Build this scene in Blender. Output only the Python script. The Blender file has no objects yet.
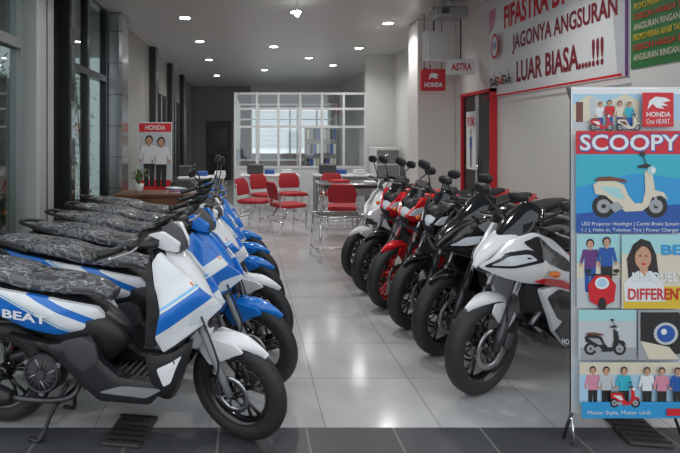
import bpy, math, random
from mathutils import Vector, Matrix
from mathutils.geometry import tessellate_polygon, delaunay_2d_cdt
random.seed(7)
scene=bpy.context.scene
scene.view_settings.view_transform='Standard'
pi=math.pi
# ------------------------------------------------------------ materials
MC={}
def mat(name,col,rough=.5,metal=0,coat=0,emit=0,bump=None,var=None,trans=0,spec=None):
    if name in MC: return MC[name]
    m=bpy.data.materials.new(name); m.use_nodes=True; nt=m.node_tree; b=nt.nodes['Principled BSDF']
    c=(*col,1); b.inputs['Base Color'].default_value=c
    b.inputs['Roughness'].default_value=rough; b.inputs['Metallic'].default_value=metal
    b.inputs['Coat Weight'].default_value=coat; b.inputs['Coat Roughness'].default_value=.05
    if spec is not None: b.inputs['Specular IOR Level'].default_value=spec
    if trans: b.inputs['Transmission Weight'].default_value=trans
    if emit: b.inputs['Emission Color'].default_value=c; b.inputs['Emission Strength'].default_value=emit
    if bump or var:
        tc=nt.nodes.new('ShaderNodeTexCoord')
        nz=nt.nodes.new('ShaderNodeTexNoise'); nt.links.new(tc.outputs['Object'],nz.inputs['Vector'])
        nz.inputs['Scale'].default_value=(bump or var)[0]; nz.inputs['Detail'].default_value=4
        if bump:
            bp=nt.nodes.new('ShaderNodeBump'); bp.inputs['Strength'].default_value=bump[1]; bp.inputs['Distance'].default_value=.02
            nt.links.new(nz.outputs['Fac'],bp.inputs['Height']); nt.links.new(bp.outputs['Normal'],b.inputs['Normal'])
        if var:
            r=nt.nodes.new('ShaderNodeValToRGB'); r.color_ramp.elements[0].position=.4; r.color_ramp.elements[1].position=.62
            r.color_ramp.elements[0].color=c; r.color_ramp.elements[1].color=(*var[1],1)
            nt.links.new(nz.outputs['Fac'],r.inputs['Fac']); nt.links.new(r.outputs['Color'],b.inputs['Base Color'])
    MC[name]=m; return m
def wrapmat(name):
    m=mat(name,(.035,.035,.04),.22,coat=1); nt=m.node_tree; b=nt.nodes['Principled BSDF']; b.inputs['Coat Roughness'].default_value=.1
    tc=nt.nodes.new('ShaderNodeTexCoord'); mp=nt.nodes.new('ShaderNodeMapping'); mp.inputs['Scale'].default_value=(1,1.6,1)
    nt.links.new(tc.outputs['Object'],mp.inputs[0])
    vz=nt.nodes.new('ShaderNodeTexNoise'); vz.inputs['Scale'].default_value=10; vz.inputs['Detail'].default_value=3; vz.inputs['Distortion'].default_value=1.4
    nt.links.new(mp.outputs[0],vz.inputs['Vector'])
    r=nt.nodes.new('ShaderNodeValToRGB'); e=r.color_ramp.elements; e[0].position=.42; e[0].color=(0,0,0,1); e[1].position=.58; e[1].color=(0,0,0,1)
    k=r.color_ramp.elements.new(.5); k.color=(1,1,1,1)
    nt.links.new(vz.outputs['Fac'],r.inputs['Fac'])
    mx=nt.nodes.new('ShaderNodeMixRGB'); mx.inputs[1].default_value=(.075,.075,.08,1); mx.inputs[2].default_value=(.36,.37,.39,1)
    nt.links.new(r.outputs[0],mx.inputs[0]); nt.links.new(mx.outputs[0],b.inputs['Base Color'])
    bp=nt.nodes.new('ShaderNodeBump'); bp.inputs['Strength'].default_value=1; bp.inputs['Distance'].default_value=.012
    nt.links.new(r.outputs[0],bp.inputs['Height']); nt.links.new(bp.outputs['Normal'],b.inputs['Normal']); nt.links.new(bp.outputs['Normal'],b.inputs['Coat Normal'])
    return m
def stripes(name,base,bands,rough=.3,coat=.6):
    if name in MC: return MC[name]
    m=mat(name,base,rough,coat=coat); nt=m.node_tree; b=nt.nodes['Principled BSDF']
    tc=nt.nodes.new('ShaderNodeTexCoord'); prev=None
    for col,hps in bands:
        fac=None
        for (a,bb,c) in hps:
            d=nt.nodes.new('ShaderNodeVectorMath'); d.operation='DOT_PRODUCT'
            nt.links.new(tc.outputs['Object'],d.inputs[0]); d.inputs[1].default_value=(a,0,bb)
            g=nt.nodes.new('ShaderNodeMath'); g.operation='GREATER_THAN'; g.inputs[1].default_value=c
            nt.links.new(d.outputs['Value'],g.inputs[0])
            if fac is None: fac=g.outputs[0]
            else:
                mu=nt.nodes.new('ShaderNodeMath'); mu.operation='MULTIPLY'
                nt.links.new(fac,mu.inputs[0]); nt.links.new(g.outputs[0],mu.inputs[1]); fac=mu.outputs[0]
        mx=nt.nodes.new('ShaderNodeMixRGB'); nt.links.new(fac,mx.inputs[0])
        if prev: nt.links.new(prev,mx.inputs[1])
        else: mx.inputs[1].default_value=(*base,1)
        mx.inputs[2].default_value=(*col,1); prev=mx.outputs[0]
    nt.links.new(prev,b.inputs['Base Color']); return m
def glassmat(name,tint,refl=.12):
    m=bpy.data.materials.new(name); m.use_nodes=True; nt=m.node_tree; nt.nodes.clear()
    o=nt.nodes.new('ShaderNodeOutputMaterial'); mx=nt.nodes.new('ShaderNodeMixShader')
    t=nt.nodes.new('ShaderNodeBsdfTransparent'); t.inputs[0].default_value=(*tint,1)
    g=nt.nodes.new('ShaderNodeBsdfGlossy'); g.inputs['Roughness'].default_value=.02
    mx.inputs[0].default_value=refl
    nt.links.new(t.outputs[0],mx.inputs[1]); nt.links.new(g.outputs[0],mx.inputs[2]); nt.links.new(mx.outputs[0],o.inputs[0]); return m
def tiles(name,c1,c2,mortar,size,ms,rough,bump=.0):
    m=bpy.data.materials.new(name); m.use_nodes=True; nt=m.node_tree; b=nt.nodes['Principled BSDF']
    tc=nt.nodes.new('ShaderNodeTexCoord'); br=nt.nodes.new('ShaderNodeTexBrick')
    nt.links.new(tc.outputs['Object'],br.inputs['Vector']); br.offset=0; br.squash=1
    br.inputs['Scale'].default_value=1; br.inputs['Brick Width'].default_value=size; br.inputs['Row Height'].default_value=size
    br.inputs['Mortar Size'].default_value=ms; br.inputs['Mortar Smooth'].default_value=.1
    br.inputs['Color1'].default_value=(*c1,1); br.inputs['Color2'].default_value=(*c2,1); br.inputs['Mortar'].default_value=(*mortar,1)
    nz=nt.nodes.new('ShaderNodeTexNoise'); nz.inputs['Scale'].default_value=3; nz.inputs['Detail'].default_value=6
    nt.links.new(tc.outputs['Object'],nz.inputs['Vector'])
    mx=nt.nodes.new('ShaderNodeMixRGB'); mx.blend_type='OVERLAY'; mx.inputs[0].default_value=.25
    nt.links.new(br.outputs['Color'],mx.inputs[1]); nt.links.new(nz.outputs['Fac'],mx.inputs[2]); nt.links.new(mx.outputs[0],b.inputs['Base Color'])
    mr=nt.nodes.new('ShaderNodeMapRange'); mr.inputs[3].default_value=rough*.8; mr.inputs[4].default_value=rough*1.3
    nt.links.new(nz.outputs['Fac'],mr.inputs[0]); nt.links.new(mr.outputs[0],b.inputs['Roughness'])
    return m
WHITE=mat('paint_white',(.76,.77,.79),.25,coat=.7)
BLACK=mat('plastic_black',(.014,.014,.016),.4)
GBLACK=mat('paint_black',(.008,.008,.01),.18,coat=.6)
RED=mat('paint_red',(.60,.008,.015),.25,coat=.7)
BLUE=mat('paint_blue',(.005,.17,.62),.25,coat=.7)
TIRE=mat('rubber_tire',(.02,.02,.022),.6,bump=(60,.25))
GREYP=mat('plastic_grey',(.05,.05,.055),.45)
SILVP=mat('plastic_silver_grey',(.22,.23,.24),.35)
ALU=mat('cast_aluminium',(.38,.38,.39),.35,metal=.9)
CHROME=mat('chrome',(.8,.8,.82),.12,metal=1)
STEELD=mat('steel_dark',(.08,.08,.085),.35,metal=.7)
DISC=mat('brake_disc_steel',(.5,.5,.51),.25,metal=1)
LENS=mat('lamp_lens',(.65,.7,.76),.05,coat=1)
AMBER=mat('lens_amber',(.8,.2,.02),.15,coat=.6)
REDL=mat('lens_red',(.6,.01,.01),.12,coat=.8)
SCREEN=mat('tinted_windscreen',(.008,.01,.012),.08,coat=.4)
MIRROR=mat('mirror_glass',(.8,.85,.9),.03,metal=1)
WRAP=wrapmat('seat_in_plastic_wrap')
SEATB=mat('seat_vinyl_black',(.02,.02,.022),.5)
# ------------------------------------------------------------ part builder
TXT={}
def text_geo(s,off=.015):
    k=(s,off)
    if k in TXT: return TXT[k]
    cu=bpy.data.curves.new('t','FONT'); cu.body=s; cu.resolution_u=3; cu.offset=off
    ob=bpy.data.objects.new('t',cu); scene.collection.objects.link(ob)
    dg=bpy.context.evaluated_depsgraph_get(); me=bpy.data.meshes.new_from_object(ob.evaluated_get(dg))
    v=[tuple(p.co) for p in me.vertices]; f=[tuple(p.vertices) for p in me.polygons]
    bpy.data.objects.remove(ob); bpy.data.curves.remove(cu); bpy.data.meshes.remove(me)
    x0=min(p[0] for p in v);x1=max(p[0] for p in v);y0=min(p[1] for p in v);y1=max(p[1] for p in v)
    v=[((p[0]-x0)/(x1-x0),(p[1]-y0)/(y1-y0)) for p in v]
    TXT[k]=(v,f); return TXT[k]
def catmull(st,sub):
    if sub<=1: return [tuple(s) for s in st]
    out=[]; n=len(st)
    for i in range(n-1):
        p0=st[max(i-1,0)];p1=st[i];p2=st[i+1];p3=st[min(i+2,n-1)]
        for k in range(sub):
            t=k/sub
            out.append(tuple(.5*((2*b)+(-a+c)*t+(2*a-5*b+4*c-d)*t*t+(-a+3*b-3*c+d)*t**3) for a,b,c,d in zip(p0,p1,p2,p3)))
    out.append(tuple(st[-1])); return out
def roundpoly(ol,r=.16,step=.03):
    n=len(ol); out=[]
    for i in range(n):
        a=Vector(ol[i-1]);b=Vector(ol[i]);c=Vector(ol[(i+1)%n])
        d1=min(r*(a-b).length,.02); d2=min(r*(c-b).length,.02)
        p=b+(a-b).normalized()*d1; q=b+(c-b).normalized()*d2
        out+= [p,(p+q)*.25+b*.5,q]
    res=[]
    for i in range(len(out)):
        a=out[i];b=out[(i+1)%len(out)]; L=(b-a).length
        if L<1e-5: continue
        k=max(1,int(L/step))
        for j in range(k): res.append(a.lerp(b,j/k))
    return res
def segd(p,a,b):
    ab=b-a; t=max(0,min(1,(p-a).dot(ab)/max(ab.length_squared,1e-12))); return (p-(a+ab*t)).length
def inside(p,poly):
    c=False; n=len(poly)
    for i in range(n):
        a=poly[i-1];b=poly[i]
        if (a.y>p.y)!=(b.y>p.y) and p.x<(b.x-a.x)*(p.y-a.y)/(b.y-a.y)+a.x: c=not c
    return c
class P:
    def __init__(s,name,steer=False):
        s.n=name;s.v=[];s.f=[];s.m=[];s.sm=[];s.mats=[];s.steer=steer
    def mi(s,m):
        if m not in s.mats: s.mats.append(m)
        return s.mats.index(m)
    def add(s,v,f,m,smooth=True):
        o=len(s.v); s.v+= [tuple(p) for p in v]; k=s.mi(m)
        for q in f: s.f.append([i+o for i in q]); s.m.append(k); s.sm.append(smooth)
        return s
    def box(s,c,d,m,rot=None,bev=0):
        x,y,z=[a/2 for a in d]; b=min(bev,x*.9,y*.9,z*.9)
        if b<=0:
            v=[(sx*x,sy*y,sz*z) for sx in(-1,1) for sy in(-1,1) for sz in(-1,1)]
            f=[(0,1,3,2),(4,6,7,5),(0,4,5,1),(2,3,7,6),(0,2,6,4),(1,5,7,3)]
        else:
            v=[];idx={}
            for sx in(-1,1):
                for sy in(-1,1):
                    for sz in(-1,1):
                        for a in range(3):
                            p=[sx*(x-b),sy*(y-b),sz*(z-b)]; p[a]=[sx*x,sy*y,sz*z][a]
                            idx[(sx,sy,sz,a)]=len(v); v.append(tuple(p))
            f=[]
            for a in range(3):
                o1,o2=[k for k in range(3) if k!=a]
                for sg in(-1,1):
                    q=[]
                    for (u,w) in((-1,-1),(1,-1),(1,1),(-1,1)):
                        k=[0,0,0];k[a]=sg;k[o1]=u;k[o2]=w;q.append(idx[(*k,a)])
                    f.append(q)
            for a in range(3):
                o1,o2=[k for k in range(3) if k!=a]
                for u in(-1,1):
                    for w in(-1,1):
                        k1=[0,0,0];k1[a]=-1;k1[o1]=u;k1[o2]=w;k2=list(k1);k2[a]=1
                        f.append([idx[(*k1,o1)],idx[(*k2,o1)],idx[(*k2,o2)],idx[(*k1,o2)]])
            for sx in(-1,1):
                for sy in(-1,1):
                    for sz in(-1,1): f.append([idx[(sx,sy,sz,a)] for a in range(3)])
        R=rot or Matrix.Identity(3)
        cv=Vector(c); v=[tuple(R@Vector(p)+cv) for p in v]
        return s.add(v,f,m,False)
    def tube(s,pts,r,m,seg=10,sub=1,closed=False):
        pts=[tuple(p) for p in pts]
        rs=r if isinstance(r,(list,tuple)) else [r]*len(pts)
        if sub>1:
            q=catmull([(*p,rr) for p,rr in zip(pts,rs)],sub); pts=[a[:3] for a in q]; rs=[a[3] for a in q]
        pts=[Vector(p) for p in pts]; n=len(pts); v=[];f=[]; up=None
        for i in range(n):
            t=pts[min(i+1,n-1)]-pts[max(i-1,0)]
            t.normalize()
            if up is None:
                up=Vector((0,0,1)) if abs(t.z)<.9 else Vector((0,1,0))
            a=up-t*up.dot(t); a.normalize(); up=a; b=t.cross(a)
            for k in range(seg):
                an=2*pi*k/seg; v.append(pts[i]+(a*math.cos(an)+b*math.sin(an))*rs[i])
        for i in range(n-1):
            j=i+1
            for k in range(seg): f.append((i*seg+k,i*seg+(k+1)%seg,j*seg+(k+1)%seg,j*seg+k))
        f.append(list(range(seg))[::-1]); f.append([(n-1)*seg+k for k in range(seg)])
        return s.add(v,f,m)
    def cyl(s,p0,p1,r,m,r1=None,seg=24):
        p0=Vector(p0);p1=Vector(p1);t=(p1-p0).normalized()
        a=t.orthogonal().normalized();b=t.cross(a); r1=r if r1 is None else r1
        v=[];
        for p,rr in((p0,r),(p1,r1)):
            for k in range(seg):
                an=2*pi*k/seg; v.append(p+(a*math.cos(an)+b*math.sin(an))*rr)
        s.add(v,[(k,(k+1)%seg,seg+(k+1)%seg,seg+k) for k in range(seg)],m,True)
        s.add(v[:seg],[list(range(seg))[::-1]],m,False); return s.add(v[seg:],[list(range(seg))],m,False)
    def lathe(s,prof,m,c=(0,0,0),seg=48,axis='y',closed=True):
        v=[];f=[];n=len(prof)
        for k in range(seg):
            an=2*pi*k/seg
            for r,h in prof:
                if axis=='y': p=(c[0]+r*math.cos(an),c[1]+h,c[2]+r*math.sin(an))
                elif axis=='z': p=(c[0]+r*math.cos(an),c[1]+r*math.sin(an),c[2]+h)
                else: p=(c[0]+h,c[1]+r*math.cos(an),c[2]+r*math.sin(an))
                v.append(p)
        for k in range(seg):
            k2=(k+1)%seg
            for i in range(n if closed else n-1):
                j=(i+1)%n; f.append((k*n+i,k*n+j,k2*n+j,k2*n+i))
        return s.add(v,f,m)
    def loft(s,st,m,n=24,sub=5,e=2.6,k=0.0,y=0,mirror=False):
        st=[tuple(list(a)+[0]*(5-len(a))) for a in st]
        q=catmull(st,sub)
        for sg in ((1,-1) if mirror else (1,)):
            v=[];f=[]
            for i,(x,z,w,h,yy) in enumerate(q):
                a=q[max(i-1,0)];b=q[min(i+1,len(q)-1)]
                t=Vector((b[0]-a[0],0,b[1]-a[1])); t.normalize(); N=Vector((-t.z,0,t.x))
                w=max(w,.001);h=max(h,.001)
                for j in range(n):
                    an=2*pi*j/n; c=math.cos(an);sn=math.sin(an)
                    cc=math.copysign(abs(c)**(2/e),c); ss=math.copysign(abs(sn)**(2/e),sn)
                    p=Vector((x,0,z))+N*(h*ss); p.y=sg*(yy+y)+w*cc*(1-k*ss); v.append(p)
            L=len(q)
            for i in range(L-1):
                for j in range(n): f.append((i*n+j,i*n+(j+1)%n,(i+1)*n+(j+1)%n,(i+1)*n+j))
            f.append(list(range(n))[::-1]); f.append([(L-1)*n+j for j in range(n)])
            s.add(v,f,m)
        return s
    def plate(s,ol,y,th,m,bul=.012,mirror=True,ins=.86,yf=None,smooth=True,step=.026,edge=.022):
        """moulded side panel: rounded outline, dense interior following yf, pillowed edge"""
        yf=yf or (lambda x,z:y)
        poly=roundpoly(ol,step=step); n=len(poly)
        xs=[p.x for p in poly]; ys=[p.y for p in poly]; pts=list(poly)
        gy=min(ys)+step*.5; row=0
        while gy<max(ys):
            gx=min(xs)+(row%2)*step*.5
            while gx<max(xs):
                p=Vector((gx,gy))
                if inside(p,poly) and min(segd(p,poly[i-1],poly[i]) for i in range(n))>step*.4: pts.append(p)
                gx+=step
            gy+=step; row+=1
        ov,oe,of,_,_,_=delaunay_2d_cdt(pts,[],[list(range(n))],1,1e-6)
        dist=[min(segd(Vector(p),poly[i-1],poly[i]) for i in range(n)) for p in ov]
        tris=[]
        for t in of:
            c=sum((Vector(ov[i]) for i in t),Vector((0,0)))/len(t)
            if inside(c,poly): tris.append(tuple(t))
        for sg in ((1,-1) if mirror else (math.copysign(1,y),)):
            v=[]
            for p,d in zip(ov,dist):
                u=min(1,d/edge); v.append((p[0],sg*(abs(yf(p[0],p[1]))+bul*(1-(1-u)**2)),p[1]))
            s.add(v,tris,m,smooth)
            v=[(p.x,sg*(abs(yf(p.x,p.y))-th),p.y) for p in poly]+[(p.x,sg*abs(yf(p.x,p.y)),p.y) for p in poly]
            tr=tessellate_polygon([[Vector((p.x,p.y,0)) for p in poly]])
            s.add(v,[(i,(i+1)%n,n+(i+1)%n,n+i) for i in range(n)]+[tuple(t) for t in tr],m,False)
        return s
    def shield(s,st,m,curv,th=.005,sub=4,n=10):
        q=catmull(st,sub); v=[];f=[]
        for o in (0,-th):
            for (x,z,w) in q:
                for j in range(n+1):
                    u=-1+2*j/n; v.append((x-curv*u*u+o,w*u,z-curv*.45*u*u+o*.5))
        L=len(q); M=n+1
        for i in range(L-1):
            for j in range(n):
                a=i*M+j; f.append((a,a+1,a+M+1,a+M)); a+=L*M; f.append((a,a+M,a+M+1,a+1))
        for i in range(L-1):
            for j in(0,n): a=i*M+j; f.append((a,a+M,a+M+L*M,a+L*M))
        for j in range(n):
            for i in(0,L-1): a=i*M+j; f.append((a,a+1,a+1+L*M,a+L*M))
        return s.add(v,f,m)
    def fender(s,c,R,a0,a1,w,m,y=0,th=.006,n=24,drop=.03,tip=.35):
        v=[];f=[];K=9
        for i in range(n+1):
            t=i/n; a=math.radians(a0+(a1-a0)*t); ww=w*(tip+(1-tip)*min(1,3.2*min(t,1-t)))
            ring=[]
            for off in (0,-th):
                rr=[]
                for j in range(K):
                    u=-1+2*j/(K-1); r=R+off-drop*abs(u)**2.4; rr.append((c[0]+r*math.cos(a),y+u*(ww+off*.8),c[1]+r*math.sin(a)))
                ring+= rr if off==0 else rr[::-1]
            v+=ring
        M=2*K
        for i in range(n):
            for j in range(M): f.append((i*M+j,i*M+(j+1)%M,(i+1)*M+(j+1)%M,(i+1)*M+j))
        f.append(list(range(M)));f.append([n*M+j for j in range(M)])
        return s.add(v,f,m)
    def blob(s,c,r,m,rot=None,seg=16,e=2.0):
        v=[];f=[];H=10;R=rot or Matrix.Identity(3)
        for i in range(H+1):
            ph=-pi/2+pi*i/H
            for k in range(seg):
                an=2*pi*k/seg
                q=[math.cos(ph)*math.cos(an),math.cos(ph)*math.sin(an),math.sin(ph)]
                q=[math.copysign(abs(t)**(2/e),t) for t in q]
                v.append(R@Vector((q[0]*r[0],q[1]*r[1],q[2]*r[2]))+Vector(c))
        for i in range(H):
            for k in range(seg): f.append((i*seg+k,i*seg+(k+1)%seg,(i+1)*seg+(k+1)%seg,(i+1)*seg+k))
        return s.add(v,f,m)
    def text(s,t,O,U,V,m,off=.015):
        g,f=text_geo(t,off); O=Vector(O);U=Vector(U);V=Vector(V)
        return s.add([O+U*a+V*b for a,b in g],f,m,False)
    def mesh(s,auto=True):
        me=bpy.data.meshes.new(s.n); me.from_pydata(s.v,[],s.f)
        for m in s.mats: me.materials.append(m)
        me.polygons.foreach_set('material_index',s.m); me.polygons.foreach_set('use_smooth',s.sm)
        me.update(); return me
def link(o): scene.collection.objects.link(o); return o
def single(p,loc=(0,0,0),rz=0):
    o=link(bpy.data.objects.new(p.n,p.mesh())); o.location=loc; o.rotation_euler=(0,0,rz); return o
def assemble(name,parts,loc=(0,0,0),rz=0,lean=0,steer=0,axis=None,cache=None):
    e=link(bpy.data.objects.new(name,None)); e.empty_display_size=.1
    e.location=loc; e.rotation_euler=(lean,0,rz)
    for p in parts:
        if not hasattr(p,'me'): p.me=p.mesh()
        o=link(bpy.data.objects.new(p.n,p.me)); o.parent=e
        if p.steer and steer and axis:
            c=Vector(axis[0]); o.matrix_local=Matrix.Translation(c)@Matrix.Rotation(steer,4,Vector(axis[1]))@Matrix.Translation(-c)
    return e
def RY(a): return Matrix.Rotation(a,3,'Y')
def RX(a): return Matrix.Rotation(a,3,'X')
def RZ(a): return Matrix.Rotation(a,3,'Z')
# ------------------------------------------------------------ wheel
def wheel(name,cx,R,w,rimr,rimmat,steer,disc=True,spokes=5):
    p=P(name,steer); c=(cx,0,R)
    prof=[]
    T=R-rimr
    for i in range(18):
        a=2*pi*i/18; prof.append((rimr+T*.42+T*.58*math.cos(a), w*.5*math.copysign(abs(math.sin(a))**.85,math.sin(a))))
    p.lathe(prof,TIRE,c,72)
    GRV=mat('tread_groove',(.004,.004,.004),.9)
    for k in range(30):
        a=2*pi*k/30
        for sg in(-1,1):
            A=a+(.5*(sg>0))*2*pi/30; v=[]
            for (rr,yy,da) in((R+.0006,.004,0),(R-.0045,w*.20,.03),(R-.016,w*.34,.10)):
                for q in(0,.022): v.append((cx+rr*math.cos(A+da+q),sg*yy,R+rr*math.sin(A+da+q)))
            p.add(v,[(0,1,3,2),(2,3,5,4)],GRV,False)
    ri=rimr-.020
    p.lathe([(rimr+.006,-w*.36),(rimr+.006,-w*.30),(rimr-.012,-w*.22),(ri,-w*.15),(ri,w*.15),(rimr-.012,w*.22),(rimr+.006,w*.30),(rimr+.006,w*.36),(rimr-.004,w*.37),(ri-.008,w*.16),(ri-.008,-w*.16),(rimr-.004,-w*.37)],rimmat,c,64)
    p.lathe([(.016,-.05),(.034,-.05),(.034,-.03),(.045,-.02),(.045,.02),(.034,.03),(.034,.05),(.016,.05)],rimmat,c,24)
    for k in range(spokes):
        for d in(-.12,.12):
            a=2*pi*k/spokes+.3
            p0=(cx+.035*math.cos(a),0,R+.035*math.sin(a)); p1=(cx+(.5*rimr)*math.cos(a+d*.7),0,R+(.5*rimr)*math.sin(a+d*.7))
            p2=(cx+(ri)*math.cos(a+d*1.6),0,R+(ri)*math.sin(a+d*1.6))
            p.tube([p0,p1,p2],[.013,.008,.010],rimmat,6)
    if disc:
        dr=.095 if R<.28 else .125
        for sg in((-1,) if R<.28 else (-1,1)):
            p.lathe([(dr*.68,sg*.056),(dr,sg*.056),(dr,sg*.06),(dr*.68,sg*.06)],DISC,c,40)
            for k in range(6):
                a=2*pi*k/6; p.tube([(cx+.03*math.cos(a),sg*.054,R+.03*math.sin(a)),(cx+dr*.70*math.cos(a+.35),sg*.058,R+dr*.70*math.sin(a+.35))],.006,STEELD,6)
    p.tube([(cx,-.085,R),(cx,.085,R)],.011,STEELD,8)
    return p
# ------------------------------------------------------------ scooter
def scooter(body,front,wing,accent,fend,mirrors,wrap=True):
    R=.265; wb=1.255; parts=[]
    parts.append(wheel('rear_wheel',0,R,.10,.185,GBLACK,False,False))
    parts.append(wheel('front_wheel',wb,R,.09,.185,GBLACK,True))
    b=P('rear_body_panels')
    b.loft([(-.44,.80,.03,.02),(-.33,.765,.08,.045),(-.1,.70,.12,.075),(.12,.645,.13,.10),(.35,.58,.13,.13),(.5,.51,.12,.145),(.6,.44,.09,.14),(.64,.40,.05,.11)],BLACK,n=32,sub=6,e=3,k=-.02)
    yb=lambda x,z:.150-.25*max(0,-x)**1.3-.30*max(0,x-.38)-.12*max(0,.64-z)+.014*max(0,1-abs((.42*x+.9*z)-.70)/.05)
    b.plate([(-.45,.815),(-.2,.775),(.1,.735),(.36,.70),(.56,.655),(.60,.60),(.52,.545),(.36,.52),(.2,.545),(.02,.61),(-.2,.69),(-.38,.76)],.15,.03,body,.012,yf=yb)
    b.plate([(.10,.52),(.34,.44),(.50,.30),(.60,.225),(.86,.225),(.95,.33),(.70,.345),(.60,.42),(.56,.54),(.48,.50),(.34,.48),(.2,.5)],.16,.05,BLACK,.01,yf=lambda x,z:.160)
    b.plate([(.60,.27),(.84,.26),(.93,.31),(.72,.31)],.172,.02,SILVP,.003)
    b.plate([(.40,.50),(.52,.53),(.58,.50),(.60,.42),(.52,.36),(.44,.42)],.17,.02,GREYP,.005)
    # lettering strip along the panel
    for sg in(-1,):
        b.text('BEAT',(.10,-.185,.610),(.24,0,-.025),(0,0,.042),WHITE,.03)
    parts.append(b)
    f=P('step_floor')
    f.loft([(.50,.30,.13,.05),(.62,.275,.165,.04),(.80,.275,.165,.04),(.93,.31,.155,.05)],BLACK,e=4)
    for i in range(7): f.box((.62+.035*i,0,.318),(.012,.26,.006),GREYP)
    parts.append(f)
    l=P('leg_shield')
    l.loft([(.90,.24,.11,.05),(.945,.40,.15,.05),(.955,.56,.165,.045),(.93,.72,.17,.045),(.885,.86,.14,.05),(.85,.95,.08,.045)],BLACK,n=28,e=2.8)
    l.loft([(1.03,.46,.03,.03),(1.075,.56,.06,.06),(1.06,.68,.085,.075),(1.00,.80,.09,.07),(.93,.91,.07,.05),(.89,.96,.04,.03)],front,n=28,e=2.2,k=-.3)
    rv=lambda x,z:-.55*x+.835*z
    yw=lambda x,z:.178-.70*max(0,x-.98)-.22*max(0,z-.78)+.036*max(0,1-abs(rv(x,z)-.03)/.10)
    l.plate([(.895,.55),(.93,.485),(1.0,.52),(1.07,.57),(1.175,.665),(1.165,.70),(1.08,.79),(.98,.89),(.895,.95),(.865,.90),(.885,.80),(.925,.68)],.2,.03,wing,.010,yf=yw,step=.022)
    # black inner edge blade
    l.plate([(.835,.50),(.885,.50),(.915,.66),(.875,.80),(.855,.92),(.83,.88),(.845,.70)],.2,.03,BLACK,.006,yf=lambda x,z:.165-.12*max(0,z-.75))
    # lower dark apron
    l.plate([(.84,.47),(.87,.335),(.95,.29),(1.00,.36),(1.05,.47),(1.06,.54),(.98,.49),(.91,.47)],.2,.03,BLACK,.008,yf=lambda x,z:.180-.5*max(0,x-.98))
    l.plate([(.90,.41),(.935,.33),(.97,.35),(.995,.42),(1.02,.475),(.96,.44)],.2,.02,accent,.005,yf=lambda x,z:.190-.5*max(0,x-.98))
    l.plate([(1.03,.60),(1.10,.612),(1.185,.672),(1.165,.695),(1.07,.67)],.14,.03,LENS,.003,yf=lambda x,z:yw(x,z)+.010)
    l.box((1.13,0,.60),(.05,.11,.07),BLACK,RY(.35),.02)
    for sg in(-1,1): l.blob((1.05,sg*.128,.805),(.030,.012,.009),AMBER,RY(.7))
    l.box((.86,0,.60),(.05,.26,.12),GREYP,RY(-.05),.02)
    l.cyl((.86,-.05,.80),(.835,-.05,.805),.017,CHROME,seg=12)
    parts.append(l)
    s=P('seat')
    s.loft([(-.44,.845,.05,.02),(-.36,.845,.10,.035),(-.15,.825,.13,.045),(.05,.80,.14,.048),(.2,.765,.135,.045),(.38,.75,.12,.045),(.52,.735,.085,.04),(.62,.70,.05,.03)],WRAP if wrap else SEATB,n=28,sub=7,e=2.8)
    parts.append(s)
    t=P('tail_and_rack')
    t.tube([(-.15,.135,.80),(-.36,.12,.85),(-.50,.07,.875),(-.52,0,.88),(-.50,-.07,.875),(-.36,-.12,.85),(-.15,-.135,.80)],.013,BLACK,8,3)
    t.loft([(-.50,.755,.04,.018),(-.40,.745,.085,.03),(-.32,.72,.08,.03)],REDL,n=16,e=3)
    for sg in(-1,1): t.blob((-.40,sg*.10,.72),(.06,.025,.022),AMBER,RY(.3))
    t.loft([(-.46,.34,.055,.008),(-.42,.50,.06,.010),(-.36,.62,.08,.03),(-.25,.66,.1,.05)],BLACK,n=16,e=3)
    t.box((-.475,0,.42),(.01,.19,.10),WHITE,RY(.1))
    t.fender((0,R),R+.035,60,165,.06,BLACK)
    parts.append(t)
    e=P('engine_unit')
    e.loft([(-.04,.27,.045,.05),(.12,.30,.05,.075),(.30,.32,.05,.08),(.44,.31,.04,.06)],STEELD,y=.115,e=3)
    e.cyl((.06,.165,.275),(.06,.175,.275),.055,ALU); e.cyl((.35,.165,.31),(.35,.178,.31),.065,ALU)
    e.loft([(.22,.30,.06,.08),(.36,.32,.09,.09),(.52,.35,.06,.06)],ALU,e=3)
    e.lathe([(.0,-.175),(.08,-.172),(.1,-.15),(.105,-.06),(0,-.06)],BLACK,(.30,0,.335),36)
    e.lathe([(.083,-.174),(.09,-.176),(.09,-.165),(.083,-.165)],GREYP,(.30,0,.335),28)
    for k in range(16):
        a=2*pi*k/16; e.tube([(.30+.026*math.cos(a),-.176,.335+.026*math.sin(a)),(.30+.08*math.cos(a+.35),-.174,.335+.08*math.sin(a+.35))],.0035,ALU if k%4==0 else GREYP,5)
    e.cyl((.30,-.170,.335),(.30,-.182,.335),.022,GREYP)
    for k in range(3):
        a=2*pi*k/3+.5; e.cyl((.30+.098*math.cos(a),-.14,.335+.098*math.sin(a)),(.30+.098*math.cos(a),-.165,.335+.098*math.sin(a)),.014,ALU,seg=10)
    e.tube([(.45,-.03,.28),(.42,-.10,.2),(.25,-.14,.19),(.12,-.15,.2)],.016,STEELD,8,4)
    e.loft([(.14,.205,.035,.03,-.165),(.06,.215,.05,.05,-.17),(-.18,.27,.055,.058,-.17),(-.30,.30,.045,.045,-.17)],BLACK,n=20,e=2.2)
    e.loft([(.05,.235,.012,.035,-.222),(-.08,.26,.012,.04,-.226),(-.2,.285,.01,.03,-.224)],ALU,n=12,e=3)
    e.tube([(-.29,-.17,.30),(-.33,-.17,.31)],.02,CHROME,10)
    e.box((.02,.13,.40),(.24,.08,.13),BLACK,RY(-.15),.03)
    pts=[(-.03-.07*(i/60)+.026*math.cos(i*.85),.12+.026*math.sin(i*.85),.32+.27*i/60) for i in range(61)]
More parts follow.
